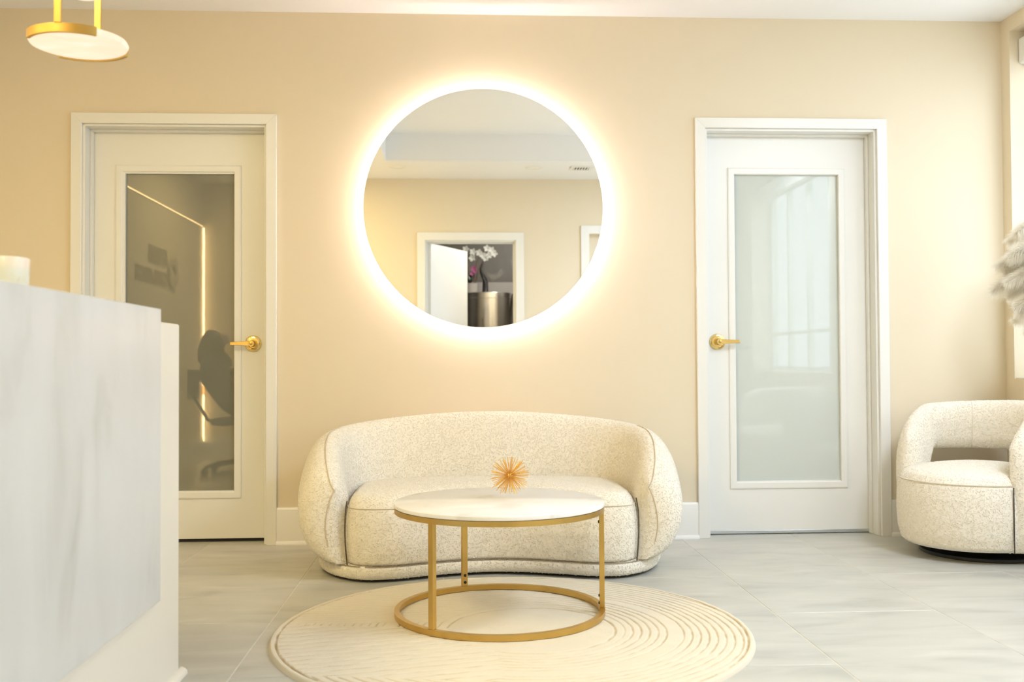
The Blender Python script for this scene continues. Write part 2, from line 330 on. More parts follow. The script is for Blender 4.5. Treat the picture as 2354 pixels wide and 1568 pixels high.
# casings, jambs, baseboards
def casing(name, x0, x1, ztop, y, s, cw=.05, th=.018):
    """mitred three-piece flat casing around an opening; s=-1: proud towards -y"""
    r = empty(name, (0, 0, 0), kind='structure')
    ya, yb = y, y+s*th
    for poly in ([(x0-cw, 0), (x0, 0), (x0, ztop), (x0-cw, ztop+cw)], [(x1, 0), (x1+cw, 0), (x1+cw, ztop+cw), (x1, ztop)], [(x0-cw, ztop+cw), (x0, ztop), (x1, ztop), (x1+cw, ztop+cw)]):
        MB().prism(poly, (ya, yb), lambda a, b, c: (a, c, b)).obj('casing', m_trim, r, bevel=.0012)
    return r
def jamb(r, x0, x1, ztop, y0, y1, stop=None):
    t = .012
    MB().box(x0, x0+t, y0, y1, 0, ztop).obj('jamb', m_trim, r, bevel=.001); MB().box(x1-t, x1, y0, y1, 0, ztop).obj('jamb', m_trim, r, bevel=.001)
    MB().box(x0+t, x1-t, y0, y1, ztop-t, ztop).obj('jamb', m_trim, r, bevel=.001)
    if stop:
        a, b = stop; q = .012
        MB().box(x0+t, x0+t+q, a, b, 0, ztop-t).obj('door_stop', m_trim, r, bevel=.0015); MB().box(x1-t-q, x1-t, a, b, 0, ztop-t).obj('door_stop', m_trim, r, bevel=.0015)
        MB().box(x0+t+q, x1-t-q, a, b, ztop-t-q, ztop-t).obj('door_stop', m_trim, r, bevel=.0015)
def glazed_door(name, op, gx, gz, mold, pane, hx, side, sweep):
    tr = casing('trim_'+name[-1], op[0], op[1], TOL, 0, -1); jamb(tr, op[0], op[1], TOL, 0, .14, (.066, .092))
    r = empty(name, ((op[0]+op[1])/2, .1, 0), kind='structure'); ox = (op[0]+op[1])/2
    x0, x1 = op[0]+.0145, op[1]-.0145; z0, z1 = .017, TOL-.015; s = MB(); Y = (.094-.1, .136-.1)
    gx0, gx1 = gx; gz0, gz1 = gz
    for a, b, c_, d in ((x0, gx0, z0, z1), (gx1, x1, z0, z1), (gx0, gx1, z0, gz0), (gx0, gx1, gz1, z1)): s.box(a-ox, b-ox, Y[0], Y[1], c_, d)
    s.obj('door_slab', m_trim, r, smooth=False)
    MB().box(gx0-.004-ox, gx1+.004-ox, .010, .016, gz0-.004, gz1+.004).obj('glass_pane', pane, r, smooth=False)
    mx0, mx1, mz0, mz1 = mold; m_ = MB()   # glazing bead: flat lip, then a sloping inner edge
    prof = [(0, -.006), (0, -.011), (.006, -.013), (.030, -.013), (.034, -.010), (1, .0095)]
    R = []
    for k, (t_, yy) in enumerate(prof):
        if t_ == 1: R.append((gx0, gx1, gz0, gz1, yy))
        else: R.append((mx0+t_, mx1-t_, mz0+t_, mz1-t_, yy))
    v = []; f = []
    for a, b, c_, d, yy in R: v += [(a-ox, yy, c_), (b-ox, yy, c_), (b-ox, yy, d), (a-ox, yy, d)]
    for k in range(len(R)-1):
        for i in range(4): f.append((k*4+i, k*4+(i+1) % 4, k*4+4+(i+1) % 4, k*4+4+i))
    m_.add(v, f).obj('glazing_bead', m_trim, r, smooth=False)
    if sweep: MB().box(x0-ox, x1-ox, -.012, .0, .004, .020).obj('door_sweep', m_alu, r, label='grey metal sweep strip under the door', bevel=.002)
    MB().box(x0-ox, x1-ox, .004, .038, .001, .012).obj('door_gap_strip', m_dark if not sweep else m_alu, r, smooth=False)  # left door: near-black strip stands in for the shaded gap underneath
    # lever handle: dished rose, collar, keyed hub and return lever
    hz = .985; h = MB(); rot = lambda L: [(hx-ox+a, -.006-c_, hz+b) for a, b, c_ in L]
    def disc(prof, n=40):
        q = MB().lathe(prof, n); return [(hx-ox+x, -.006-z, hz+y) for x, y, z in q.v], q.f
    v, f = disc([(0, 0), (.041, 0), (.0415, .003), (.039, .008), (.033, .0105), (.0215, .011), (.0205, .014), (.0, .014)]); rose = MB().add(v, f).obj('handle', m_polbrass, r, label='polished brass lever handle on a round rose')
    v, f = disc([(0, .012), (.0165, .012), (.0165, .020), (.0135, .024), (.0135, .040), (.015, .042), (.015, .056), (.0135, .058), (.009, .058), (.0085, .060), (0, .060)]); MB().add(v, f).obj('hub', m_polbrass, rose)
    L = MB(); sg = side
    st = [(0, .013, .0135), (.02, .0125, .0125), (.045, .011, .0105), (.075, .0095, .009), (.098, .0088, .0085), (.104, .0088, .0085)]
    vv = []; ff = []
    for i, (x, hu, hd) in enumerate(st):
        y1_ = -.006-.056; y0_ = y1_+.009
        vv += [(hx-ox+sg*x, y0_, hz-hd), (hx-ox+sg*x, y1_, hz-hd), (hx-ox+sg*x, y1_, hz+hu), (hx-ox+sg*x, y0_, hz+hu)]
    for i in range(len(st)-1):
        for k in range(4): ff.append((i*4+k, i*4+(k+1) % 4, i*4+4+(k+1) % 4, i*4+4+k))
    ff += [(0, 1, 2, 3), tuple(range(len(vv)-4, len(vv)))]
    L.add(vv, ff); xe = hx-ox+sg*.104
    L.box(min(xe-sg*.007, xe), max(xe-sg*.007, xe), -.006-.050, -.006-.024, hz-.0085, hz+.0088)
    L.obj('lever', m_polbrass, rose, bevel=.0025)
    v, f = disc([(0, .0585), (.0078, .0585), (.0078, .0625), (.006, .0635), (0, .0635)], 24); MB().add(v, f).obj('key_cylinder', m_brass, rose)
    # hinges on the far side
    return r
glazed_door('door_1', opL, (-1.659, -1.121), (.254, 1.837), (-1.705, -1.088, .216, 1.879), m_pane_l, -1.028, -1, False)
glazed_door('door_2', opR, (1.417, 1.963), (.27, 1.846), (1.383, 1.996, .232, 1.881), m_pane_r, 1.322, 1, True)
# doorway of the near wall, seen in the mirror: casing, jamb and its open leaf
tr = casing('trim_3', dN[0], dN[1], dZ, YN, 1, .075); jamb(tr, dN[0], dN[1], dZ, YN-.12, YN, (YN-.07, YN-.045))
tr = casing('trim_4', nic[0], nic[1], nZ, YN, 1, .078)
dr = empty('door_3', (dN[0]+.02, YN-.07, 0), math.atan2(-.72, .358), kind='structure')
MB().box(0, .79, -.0, .036, .01, dZ-.02).obj('door_slab', m_trim, dr, bevel=.002)
MB().box(.70, .76, -.05, .0, .97, 1.0).obj('handle', m_polbrass, dr, bevel=.006)
for z in (.25, 1.05, 1.82):
    hg = MB(); hg.box(-.012, .006, -.022, .004, z-.055, z+.055); hg.tube([(-.008, -.006, z-.058), (-.008, -.006, z+.058)], .007, 10).obj('hinge', m_steel, dr)
BP = [(0, 0), (-.028, 0), (-.027, .010), (-.022, .016), (-.0155, .0185), (-.015, .022), (-.015, .168), (-.011, .176), (-.009, .180), (0, .180)]
def baseboard(name, p, q, inward):
    p, q = Vector(p), Vector(q); d = (q-p).normalized(); n = Vector(inward)
    v = []
    for P in (p, q): v += [tuple(P+n*(-a)+Vector((0, 0, b))) for a, b in BP]
    k = len(BP); f = [tuple(range(k)), tuple(range(k, 2*k))[::-1]]+[(i, (i+1) % k, k+(i+1) % k, k+i) for i in range(k)]
    return MB().add(v, f).obj(name, m_trim, kind='structure')
bs = (0, -1, 0)
baseboard('baseboard_far', (XL, 0, 0), (opL[0]-.05, 0, 0), bs); baseboard('baseboard_far', (opL[1]+.05, 0, 0), (opR[0]-.05, 0, 0), bs); baseboard('baseboard_far', (opR[1]+.05, 0, 0), (XR, 0, 0), bs)
baseboard('baseboard_right', (XR, 0, 0), (XR, YN, 0), (-1, 0, 0)); baseboard('baseboard_left', (XL, 0, 0), (XL, YN, 0), (1, 0, 0))
baseboard('baseboard_near', (XL, YN, 0), (dN[0]-.075, YN, 0), (0, 1, 0)); baseboard('baseboard_near', (dN[1]+.075, YN, 0), (nic[0]-.078, YN, 0), (0, 1, 0)); baseboard('baseboard_near', (nic[1]+.078, YN, 0), (XR, YN, 0), (0, 1, 0))
# windows in the recesses of the right wall
for i, (a, b) in enumerate(WIN):
    r = empty('window_%d' % (i+1), (XR+.20, (a+b)/2, WZ[0]), kind='structure'); cy = (a+b)/2; hh = (b-a)/2; H = WZ[1]-WZ[0]; fw_ = .045
    f = MB(); f.box(-.02, .03, -hh, hh, 0, fw_); f.box(-.02, .03, -hh, hh, H-fw_, H); f.box(-.02, .03, -hh, -hh+fw_, fw_, H-fw_); f.box(-.02, .03, hh-fw_, hh, fw_, H-fw_)
    f.obj('window_frame', m_trim, r, smooth=False, bevel=.002)
    nm = 2 if i == 0 else 4
    for k in range(1, nm): MB().box(-.018, .028, -hh+2*hh*k/nm-.022, -hh+2*hh*k/nm+.022, fw_, H-fw_).obj('mullion', m_trim, r, bevel=.002)
    MB().box(-.016, .026, -hh+fw_, hh-fw_, .33 if i else 1.3, .36 if i else 1.33).obj('transom', m_trim, r, bevel=.002)
    for k in range(nm): MB().box(.006, .010, -hh+2*hh*k/nm+.01, -hh+2*hh*(k+1)/nm-.01, .02, H-.02).obj('pane', m_glass, r, smooth=False)
    MB().box(-.19, -.02, -hh, hh, -.0, .006).obj('window_sill', m_trim, r, bevel=.002)
    # roller blind cassette at the head of the recess
    bl = empty('roller_blind', (XR+.045, cy, WZ[1]-.16), label=('white roller blind cassette in the window head nearest the pampas grass' if i == 0 else 'white roller blind cassette in the window farther from the glazed doors'), cat='blind', group='roller blinds')
    P = [(0, .0), (.0, .118), (.008, .124), (.10, .124), (.10, .0), (.085, -.008), (.012, -.008)]
    MB().prism(P, (-hh+.01, hh-.004), lambda a_, b_, c_: (a_, c_, b_)).obj('cassette', m_trim, bl, bevel=.002)
    MB().tube([(.06, -hh+.02, -.012), (.06, hh-.02, -.012)], .012, 12).obj('hem_bar', m_ceramic, bl)

# ------------------------------------------------------------------ ceiling fittings (seen in the mirror) and two added fill panels (unseen)
for i, (x, y) in enumerate(DL):
    names = ['round white recessed downlight above the left side of the open doorway', 'round white recessed downlight above the right side of the open doorway', 'round white recessed downlight above the far end of the desk', 'round white recessed downlight above the near end of the desk', 'round white recessed downlight in the right near corner of the ceiling']
    d = empty('ceiling_downlight', (x, y, HC), label=names[i], cat='downlight', group='recessed ceiling downlights')
    MB().lathe([(.055, -.001), (.055, -.006), (.075, -.006), (.082, -.002), (.082, .0)], 40).obj('trim_ring', m_trim, d)
    MB().lathe([(0, -.002), (.054, -.002), (.055, -.001)], 32).obj('lens', mat('lamp_lens', (.9, .87, .8), .4, emis=(1, .88, .7), es=.04) if i == 0 else bpy.data.materials['lamp_lens'], d)
for (x, y, p_, c_), nm in zip(FILL, ('added flat white fill-light panel above the reception desk, out of view', 'added flat white fill-light panel in the window-side near corner, out of view')):
    cp = empty('added_fill_panel', (x, y, HC), label=nm, cat='ceiling light', group='added fill-light panels')
    MB().box(-.32, .32, -.62, .62, -.025, 0).obj('housing', m_trim, cp, bevel=.003)
    MB().box(-.305, .305, -.605, .605, -.029, -.025).obj('diffuser', m_ceramic, cp, bevel=.001)
v_ = empty('ceiling_vent', (1.10, -4.0, HC), label='white square ceiling vent with dark slots near the near wall', cat='vent')
f = MB(); f.box(-.10, .10, -.10, -.055, -.006, 0); f.box(-.10, .10, .055, .10, -.006, 0); f.box(-.10, -.07, -.055, .055, -.006, 0); f.box(.07, .10, -.055, .055, -.006, 0); f.obj('frame', m_trim, v_, bevel=.002)
MB().box(-.07, .07, -.055, .055, -.001, 0).obj('backing', m_dark, v_, smooth=False)
for k in range(6): MB().box(-.063+.0245*k-.005, -.063+.0245*k+.005, -.055, .055, -.006, -.0015).obj('slat', m_trim, v_, smooth=False)

# ------------------------------------------------------------------ backlit round mirror
mr = empty('backlit_mirror', (.1244, 0, 1.648), label='large round frameless mirror with a glowing warm light behind its rim', cat='mirror')
def ylathe(prof, n=128):
    q = MB().lathe(prof, n); q.v = [(x, -z, y) for x, y, z in q.v]; return q
ylathe([(0, .052), (.5895, .052), (.5912, .0505), (.5912, .047), (0, .047)], 160).obj('mirror_glass', m_mirror, mr)
ylathe([(0, .003), (.53, .003), (.53, .047), (0, .047)], 96).obj('back_box', m_alu, mr)
ylathe([(.5315, .022), (.540, .022), (.540, .034), (.5315, .034)], 96).obj('light_strip', m_led, mr, label='glowing warm light strip behind the mirror')

# ------------------------------------------------------------------ sofa
sofa = empty('curved_sofa', (.135, -.46, 0), label='curved cream boucle two-seat sofa with rounded wrap-around back below the round mirror', cat='sofa')
half = [(-.742, -.10), (-.757, .05), (-.735, -.25+.02), (-.66, -.385), (-.545, -.452), (-.42, -.452), (-.30, -.405), (-.15, -.348), (0, -.325)]
front = [(-.735, .12), (-.748, -.03), (-.728, -.19), (-.655, -.345), (-.535, -.440), (-.41, -.440), (-.28, -.392), (-.14, -.345), (0, -.325)]
backs = [(-.68, .24), (-.52, .33), (-.27, .365), (0, .372)]
ol = front+[(-x, y) for x, y in front[-2::-1]]+[(-x, y) for x, y in backs]+[(x, y) for x, y in backs[-2::-1]]
OL = resample(catmull(ol, 600), 420)
V, F = puff(OL, [(.012, -.014), (.02, -.003), (.035, .002), (.055, .002), (.064, -.004), (.068, -.02)], [(.068, .9)])
boucle('plinth', V, F, sofa, keep=lambda c, n: (c[:, 1] < .15)*1.)
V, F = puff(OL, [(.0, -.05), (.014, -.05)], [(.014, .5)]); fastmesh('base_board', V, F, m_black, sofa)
# seat cushion: kidney body between the arms
fs = [(-.598, .05), (-.604, -.12), (-.60, -.30), (-.575, -.405), (-.50, -.446), (-.40, -.446), (-.28, -.400), (-.14, -.352), (0, -.333)]
bk = [(-.56, .16), (-.42, .24), (-.22, .275), (0, .28)]
so = fs+[(-x, y) for x, y in fs[-2::-1]]+[(-x, y) for x, y in bk]+[(x, y) for x, y in bk[-2::-1]]
SO = resample(catmull(so, 700), 460)
rg = [(.069, -.012), (.078, 0), (.12, .006), (.18, .009), (.24, .007), (.285, .001), (.300, -.005), (.318, -.012), (.334, -.024), (.346, -.042)]
dm = [(.346+.022*(1-k**2.5), k) for k in np.r_[np.linspace(.97, .03, 34), .001]]
def densify(rg, n):
    a = np.array(rg); s = np.r_[0, np.cumsum(np.hypot(*np.diff(a, axis=0).T))]; t = np.linspace(0, s[-1], n); return [(np.interp(x, s, a[:, 0]), np.interp(x, s, a[:, 1])) for x in t]
V, F = puff(SO, densify(rg, 46), dm)
boucle('seat', V, F, sofa, keep=lambda c, n: np.where(c[:, 1] > .22, .2, 1.))
def offset_loop(O, off, z):
    O = np.asarray(O); T_ = np.roll(O, -1, 0)-np.roll(O, 1, 0); T_ /= np.linalg.norm(T_, axis=1)[:, None]
    return np.c_[O+np.stack([T_[:, 1], -T_[:, 0]], 1)*off, np.full(len(O), z)]
q = offset_loop(SO, -.001, .298); q = q[q[:, 1] < -.0]; k0 = int(np.argmax(np.linalg.norm(np.diff(q, axis=0), axis=1))); q = np.roll(q, -(k0+1), 0)
MB().tube(q[::2], .0024, 5).obj('seam', m_seam, sofa)
q = offset_loop(OL, .001, .067); q = q[q[:, 1] < .1]; k0 = int(np.argmax(np.linalg.norm(np.diff(q, axis=0), axis=1))); q = np.roll(q, -(k0+1), 0)
m_plseam = mat('plinth_seam', (.34, .28, .19), .95, spec=.1); noise_col(m_plseam, [(.3, (.30, .24, .16)), (.7, (.38, .32, .22))], 200)
MB().tube(q[::2], .0018, 5).obj('seam', m_plseam, sofa)
# wrap-around back and arms: lofted section along a C
cl = [(-.648, -.405), (-.672, -.30), (-.690, -.15), (-.678, .0), (-.612, .135), (-.47, .232), (-.27, .272), (0, .280)]
CL = cl+[(-x, y) for x, y in cl[-2::-1]]
NU = 330; _c = catmull(CL, 1800, False); _s = np.r_[0, np.cumsum(np.hypot(*np.diff(_c, axis=0).T))]
def endspace(n, tot, e=.105, k=26):   # denser stations inside the rounded ends
    q = e*(1-np.cos(np.linspace(0, PI/2, k))); return np.r_[q, np.linspace(e, tot-e, n-2*k+2)[1:-1], (tot-q)[::-1]]
_t = endspace(NU, _s[-1]); Cc = np.stack([np.interp(_t, _s, _c[:, 0]), np.interp(_t, _s, _c[:, 1])], 1)
arc = _t; tot = arc[-1]
sec = catmull([(.0, 0), (.42, .045), (.74, .14), (.95, .30), (1.04, .5), (1.0, .70), (.86, .87), (.58, .97), (.22, 1.0), (-.14, .965), (-.44, .88), (-.70, .74), (-.88, .56), (-.98, .36), (-1.0, .18), (-.92, 0), (-.4, -.005)], 150)
sec = resample(sec, 110)
def shell_pt(i, sn, sz):
    d = min(arc[i], tot-arc[i]); e = min(1, d/.105); cap = math.sqrt(max(0, 1-(1-e)**2))
    t = .108*cap
    h = .650-.125*max(0, (1-d/1.15))**1.5-.115*max(0, 1-d/.42)**2.1
    z0 = .066
    hh = (h-z0)*(1-.16*(1-cap)); zb = z0+(h-z0)*.03*(1-cap)
    return t, hh, zb
Tn = np.gradient(Cc, _t, axis=0); Tn /= np.linalg.norm(Tn, axis=1)[:, None]; Nn_ = np.stack([-Tn[:, 1], Tn[:, 0]], 1)   # left of travel = outwards? fixed below
if Nn_[NU//2, 1] < 0: Nn_ = -Nn_
V = []
for i in range(NU):
    t, hh, zb = shell_pt(i, 0, 0); d = min(arc[i], tot-arc[i]); e = min(1, d/.105)
    tip = (1-math.sqrt(max(0, 1-(1-e)**2)))
    for sn, sz in sec:
        bul = .030*math.sin(PI*min(1, max(0, sz)))**.9-.012
        p = Cc[i]+Nn_[i]*(t*sn+bul)
        V.append((p[0], p[1], zb+hh*sz))
V = np.array(V); F = grid_faces(NU, len(sec), False, True)
# orient outwards
a, b, c_, d_ = (V[F[:, k]] for k in range(4)); nn = np.cross(c_-a, d_-b); mid = NU//2*len(sec)
fi = (NU//2)*len(sec)+int(np.argmax(sec[:, 0]))
if nn[fi, 1] < 0: F = F[:, ::-1]
n0 = len(V); ends = np.vstack([V[:len(sec)].mean(0), V[-len(sec):].mean(0)]); 
boucle('backrest', V, F, sofa, keep=lambda c, n: np.where(c[:, 1] > .33, .25, 1.))
def shell_line(fn, n=160, a=0, b=1):
    out = []
    for x in np.linspace(a, b, n):
        i = int(round(x*(NU-1))); sz = fn(x); j = sz; out.append(tuple(V[i*len(sec)+j]))
    return out
def secidx(n_, z_): return int(np.argmin((sec[:, 0]-n_)**2+(sec[:, 1]-z_)**2))
jt = secidx(.30, 1.0); cen = V.reshape(NU, len(sec), 3).mean(1)
m_armseam = mat('arm_seam', (.55, .43, .28), .95, spec=.1); noise_col(m_armseam, [(.3, (.60, .49, .34)), (.7, (.68, .57, .42))], 200)
G_ = V.reshape(NU, len(sec), 3); jl = secidx(.42, .045)
def on_shell(fi, fj):
    i0, j0 = int(fi), int(fj); a_, b_ = fi-i0, fj-j0; i1, j1 = min(i0+1, NU-1), j0+1
    return (G_[i0, j0]*(1-a_)+G_[i1, j0]*a_)*(1-b_)+(G_[i0, j1]*(1-a_)+G_[i1, j1]*a_)*b_
for side in (0, 1):
    line = []
    for t_ in np.linspace(0, 1, 70):
        d_ = .46*max(0, 1-t_/.55)**1.3+.0006; t2 = min(1, max(0, (t_-.42)/.58)); j_ = jt-(jt-jl)*.72*t2*t2*(3-2*t2)
        f_ = float(np.interp(d_, _t, np.arange(NU))); f_ = NU-1-f_ if side else f_
        P_ = on_shell(min(f_, NU-1.001), j_); Q_ = P_-cen[int(f_)]; line.append(tuple(P_+Q_/np.linalg.norm(Q_)*.0016+np.array([0, -.0015, 0])))
    MB().tube(line, .0024, 5).obj('seam', m_armseam, sofa)
# dark cord standing in for the shade between the seat and each arm front
for s in (-1, 1):
    pts = [(s*.602, -.385+.05*max(0, (z-.26)/.09)+.01, z) for z in np.linspace(.068, .322, 14)]
    pts = [(s*(.590+.010*math.sin(PI*(p[2]-.06)/.3)), -.408+.14*max(0, (p[2]-.27)/.07)**2*.3, p[2]) for p in pts]
    MB().tube(pts, .0027, 6).obj('seam', m_joint_shade, sofa)

# ------------------------------------------------------------------ open-back swivel chairs
def make_chair(label):
    r = empty('swivel_armchair', (0, 0, 0), label=label, cat='armchair', group='cream swivel armchairs')
    an = np.linspace(0, 2*PI, 300, endpoint=False); C0 = np.stack([np.cos(an), np.sin(an)], 1)
    FA = math.radians(206); C0 = C0*(.318+.062*np.clip(np.cos(an-FA), 0, 1)**2)[:, None]
    V, F = puff(C0, densify([(.052, -.05), (.055, -.02), (.072, 0), (.12, .012), (.2, .018), (.28, .016), (.33, .008), (.352, -.002), (.372, -.016), (.386, -.04)], 44), [(.386+.03*(1-k**2.2), k) for k in np.r_[np.linspace(.97, .03, 30), .001]])
    boucle('seat', V, F, r, keep=lambda c, n: (n[:, 2] > -.8)*1.)
    fc = math.radians(206); pts = [((.318+.062*math.cos(t)**2+.006)*math.cos(fc+t), (.318+.062*math.cos(t)**2+.006)*math.sin(fc+t), .345) for t in np.linspace(-.98, .98, 60)]
    MB().tube(pts, .0024, 5).obj('seam', m_seam, r)
    MB().lathe([(0, 0), (.265, 0), (.27, .004), (.27, .016), (.262, .021), (0, .021)], 64).obj('swivel_base', m_black, r, label='flat round black metal swivel base')
    MB().lathe([(0, .02), (.06, .02), (.06, .054), (0, .054)], 24).obj('swivel_post', m_black, r)
    # hoop: from one arm front around the back to the other
    a0, a1 = math.radians(206+56), math.radians(206+360-56); NU = 300; R0 = .303; tot = R0*(a1-a0); arc = endspace(NU, tot, .09); th = a0+arc/R0
    sec = catmull([(1, .5), (.93, .80), (.6, .97), (.1, 1.0), (-.5, .93), (-.88, .74), (-1, .5), (-.9, .2), (-.5, .02), (.1, 0), (.62, .03), (.94, .2)], 120); sec = resample(sec, 84); V = []
    for i in range(NU):
        d = min(arc[i], tot-arc[i]); e = min(1, d/.09); cap = math.sqrt(max(0, 1-(1-e)**2)); t = .060*cap
        zt = .692-.03*max(0, 1-d/.7)**1.5-.13*max(0, 1-d/.20)**2
        s_ = min(1, max(0, (d-.10)/.12)); s_ = s_*s_*(3-2*s_); zl = .055+(.455-.055)*s_
        mid = (zt+zl)/2; zt2 = mid+(zt-mid)*(1-.15*(1-cap))
        for sn, sz in sec:
            z = zl+(zt2-zl)*sz
            bul = .022*math.sin(PI*min(1, z/.72))-.035*max(0, (z-.42)/.28)**1.5
            rr = R0+bul+t*sn; V.append((rr*math.cos(th[i]), rr*math.sin(th[i]), z))
    V = np.array(V); F = grid_faces(NU, len(sec), False, True)
    a, b, c_, d_ = (V[F[:, k]] for k in range(4)); nn = np.cross(c_-a, d_-b); fi = (NU//2)*len(sec)
    if (nn[fi, :2]@V[F[fi, 0], :2]) < 0: F = F[:, ::-1]
    boucle('hoop_back', V, F, r)
    p = [(V[i*len(sec)+1]*1.0) for i in range(8, NU-8)]
    for q in (.33, .67):
        i = int(NU*q); MB().tube([tuple(V[i*len(sec)+j]) for j in range(0, len(sec))], .0018, 4, closed=True).obj('seam', m_seam, r)
    for s in (-1, 1):
        t = math.radians(206+s*55.5); MB().tube([(.354*math.cos(t)*(1-.02), .366*math.sin(t)*(1-.02), z) for z in np.linspace(.06, .34, 10)], .003, 5).obj('seam', m_joint_shade, r)  # dark cords painted in as shade where the arms meet the seat
    return r
ch = make_chair('cream boucle open-back swivel armchair in the far corner beside the white door'); ch.location = (2.405, -.46, 0)
def copy_tree(o, parent=None):
    c = o.copy(); COL.objects.link(c); c.parent = parent
    for k in [x for x in bpy.data.objects if x.parent == o]: copy_tree(k, c)
    return c
c2 = copy_tree(ch); c2['label'] = 'second cream swivel armchair by the window, seen only reflected in the white door'; c2.location = (2.36, -2.05, 0); c2.rotation_euler.z = math.radians(-45)

# ------------------------------------------------------------------ rug
RC = (.17, -1.654); RR = .778; nr, na = 300, 960
rr = np.linspace(0, 1, nr)**.9*RR; aa = np.linspace(0, 2*PI, na, endpoint=False)
Rg, Ag = np.meshgrid(rr, aa, indexing='ij'); X = Rg*np.cos(Ag); Y = Rg*np.sin(Ag)
def sm(x, a, b): t = np.clip((x-a)/(b-a), 0, 1); return t*t*(3-2*t)
px, py = X-.06, Y+.02; rho = np.hypot(px, py*1.0); ang = np.degrees(np.arctan2(py, px)) % 360
def groove(x, per, wd): fr = np.abs((x/per) % 1-.5)*per; return 1-sm(fr, 0, wd)
wob = .003*np.sin(9*X+4*Y)
g1 = groove(rho+wob, .0265, .0052)*sm(rho, .30, .31)*(1-sm(rho, .44, .45)*(1-sm(rho, .485, .495)))
g1 = np.maximum(g1, (1-sm(np.abs(rho-.275), .001, .006)))
lin1 = groove(-X*math.sin(.24)+Y*math.cos(.24), .043, .0055)
left = sm(-px, .10, .13)*(1-sm(np.abs(py+.20+.15*(px+.5)), .26, .27)); 
g = .75*g1*(1-left)+lin1*left*sm(rho, .25, .27)
ul = (sm(-px, .05, .07)*sm(py, .10, .13)*sm(rho, .30, .31)); g = g*(1-ul)+ul*.45*groove(Y*math.cos(.08)-X*math.sin(.08), .030, .004)
edge = 1-sm(np.abs(RR-.022-Rg), .001, .006)
g = np.maximum(g*(Rg < RR-.02), edge)
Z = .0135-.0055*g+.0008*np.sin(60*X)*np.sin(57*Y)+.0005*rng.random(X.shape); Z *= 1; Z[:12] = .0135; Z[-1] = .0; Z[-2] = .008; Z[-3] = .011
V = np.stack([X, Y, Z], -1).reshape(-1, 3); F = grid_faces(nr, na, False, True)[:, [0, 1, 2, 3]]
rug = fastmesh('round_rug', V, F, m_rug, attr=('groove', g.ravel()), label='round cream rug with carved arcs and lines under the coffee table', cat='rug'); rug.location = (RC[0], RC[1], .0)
# ------------------------------------------------------------------ coffee table
TZ = .4005; tb = empty('coffee_table', (.138, -1.459, .0155), label='round white marble coffee table on a gold metal ring frame', cat='table'); z0 = .0
MB().lathe([(0, TZ-.012-.016), (.362, TZ-.012-.016), (.3655, TZ-.012-.0135), (.3665, TZ-.012-.008), (.3655, TZ-.012-.0025), (.362, TZ-.012), (0, TZ-.012)], 160).obj('marble_top', m_tmarble, tb)
MB().lathe([(.343, TZ-.046), (.3645, TZ-.046), (.3645, TZ-.0285), (.343, TZ-.0285), (.343, TZ-.046)], 160).obj('top_ring', m_brass, tb)
MB().lathe([(.347, .0), (.3655, .0), (.3655, .019), (.347, .019), (.347, .0)], 160).obj('base_ring', m_brass, tb)
for dg in (-129.7, 110.0, -5.0):
    t = math.radians(dg); l = MB(); l.box(-.0105, .0105, -.0085, .0085, .019, TZ-.046)
    c_, s_ = math.cos(t), math.sin(t); R_ = .355
    l.v = [((R_+y)*c_-x*s_, (R_+y)*s_+x*c_, z) for x, y, z in l.v]; lo = l.obj('leg', m_brass, tb, bevel=.0012)
    for z in (.034, .060, TZ-.060, TZ-.086):
        q = MB().lathe([(0, .0042), (.0035, .004), (.0055, .002), (.0055, 0)], 14)
        q.v = [((R_-.0085-zz)*c_-x*s_, (R_-.0085-zz)*s_+x*c_, z+y) for x, y, zz in q.v]; q.obj('screw', m_black, lo)
# spiky ornament
ur = empty('spiky_ornament', (.176, -1.425, TZ+.0145+.0712), label='gold spiky sea-urchin ornament standing on the marble table top', cat='ornament')
MB().lathe([(.012*math.sin(t), -.012*math.cos(t)) for t in np.linspace(0, PI, 10)], 16).obj('core', m_gold, ur)
spk = None; N = 130
for i in range(N):
    z = 1-2*(i+.5)/N; a_ = i*2.39996; d = Vector((math.sqrt(1-z*z)*math.cos(a_), math.sqrt(1-z*z)*math.sin(a_), z))
    d = (d+Vector(rng.normal(size=3)*.07)).normalized()
    if spk is None:
        o = MB().tube([(0, 0, .004), (0, 0, .0715)], [.0011, .00125], 6).obj('spike', m_gold, ur); spk = o.data
    else: o = bpy.data.objects.new('spike', spk); COL.objects.link(o); o.parent = ur
    o.rotation_euler = d.to_track_quat('Z', 'Y').to_euler(); o.scale = (1, 1, min(.90+.12*random.random(), .071/max(.01, -d.z)/.0715) if d.z < 0 else .90+.12*random.random())

# ------------------------------------------------------------------ reception desk
dk = empty('reception_desk', (-.8, -2.04, 0), label='white marble-fronted reception desk with cream side at the left', cat='desk'); DX, DY = .8, 2.04
def dbox(a, b, c_, d, e, f_): return MB().box(a+DX, b+DX, c_+DY, d+DY, e, f_)
dbox(-1.40, -.80, -3.95, -2.04, 0, .999).obj('desk_body', m_desk, dk, bevel=.006, seg=3)
dbox(-.80, -.775, -3.97, -2.30, .272, 1.029).obj('marble_front', m_marble, dk, bevel=.002, label='white marble front slab with faint grey veins')
dbox(-1.40, -.8005, -3.97, -2.30, .9995, 1.029).obj('marble_counter', m_marble, dk, bevel=.002)
sh = MB(); P = [(0, 0), (.020, 0), (.019, .008), (.013, .015), (.004, .019), (0, .019)]
sh.prism(P, (-3.95+DY, -2.04+DY+.018), lambda a, b, c_: (a, c_, b)); sh.prism([(-a, b) for a, b in P], (-.60, .0), lambda a, b, c_: (c_, -a, b))
sh.obj('shoe_moulding', m_desk, dk)
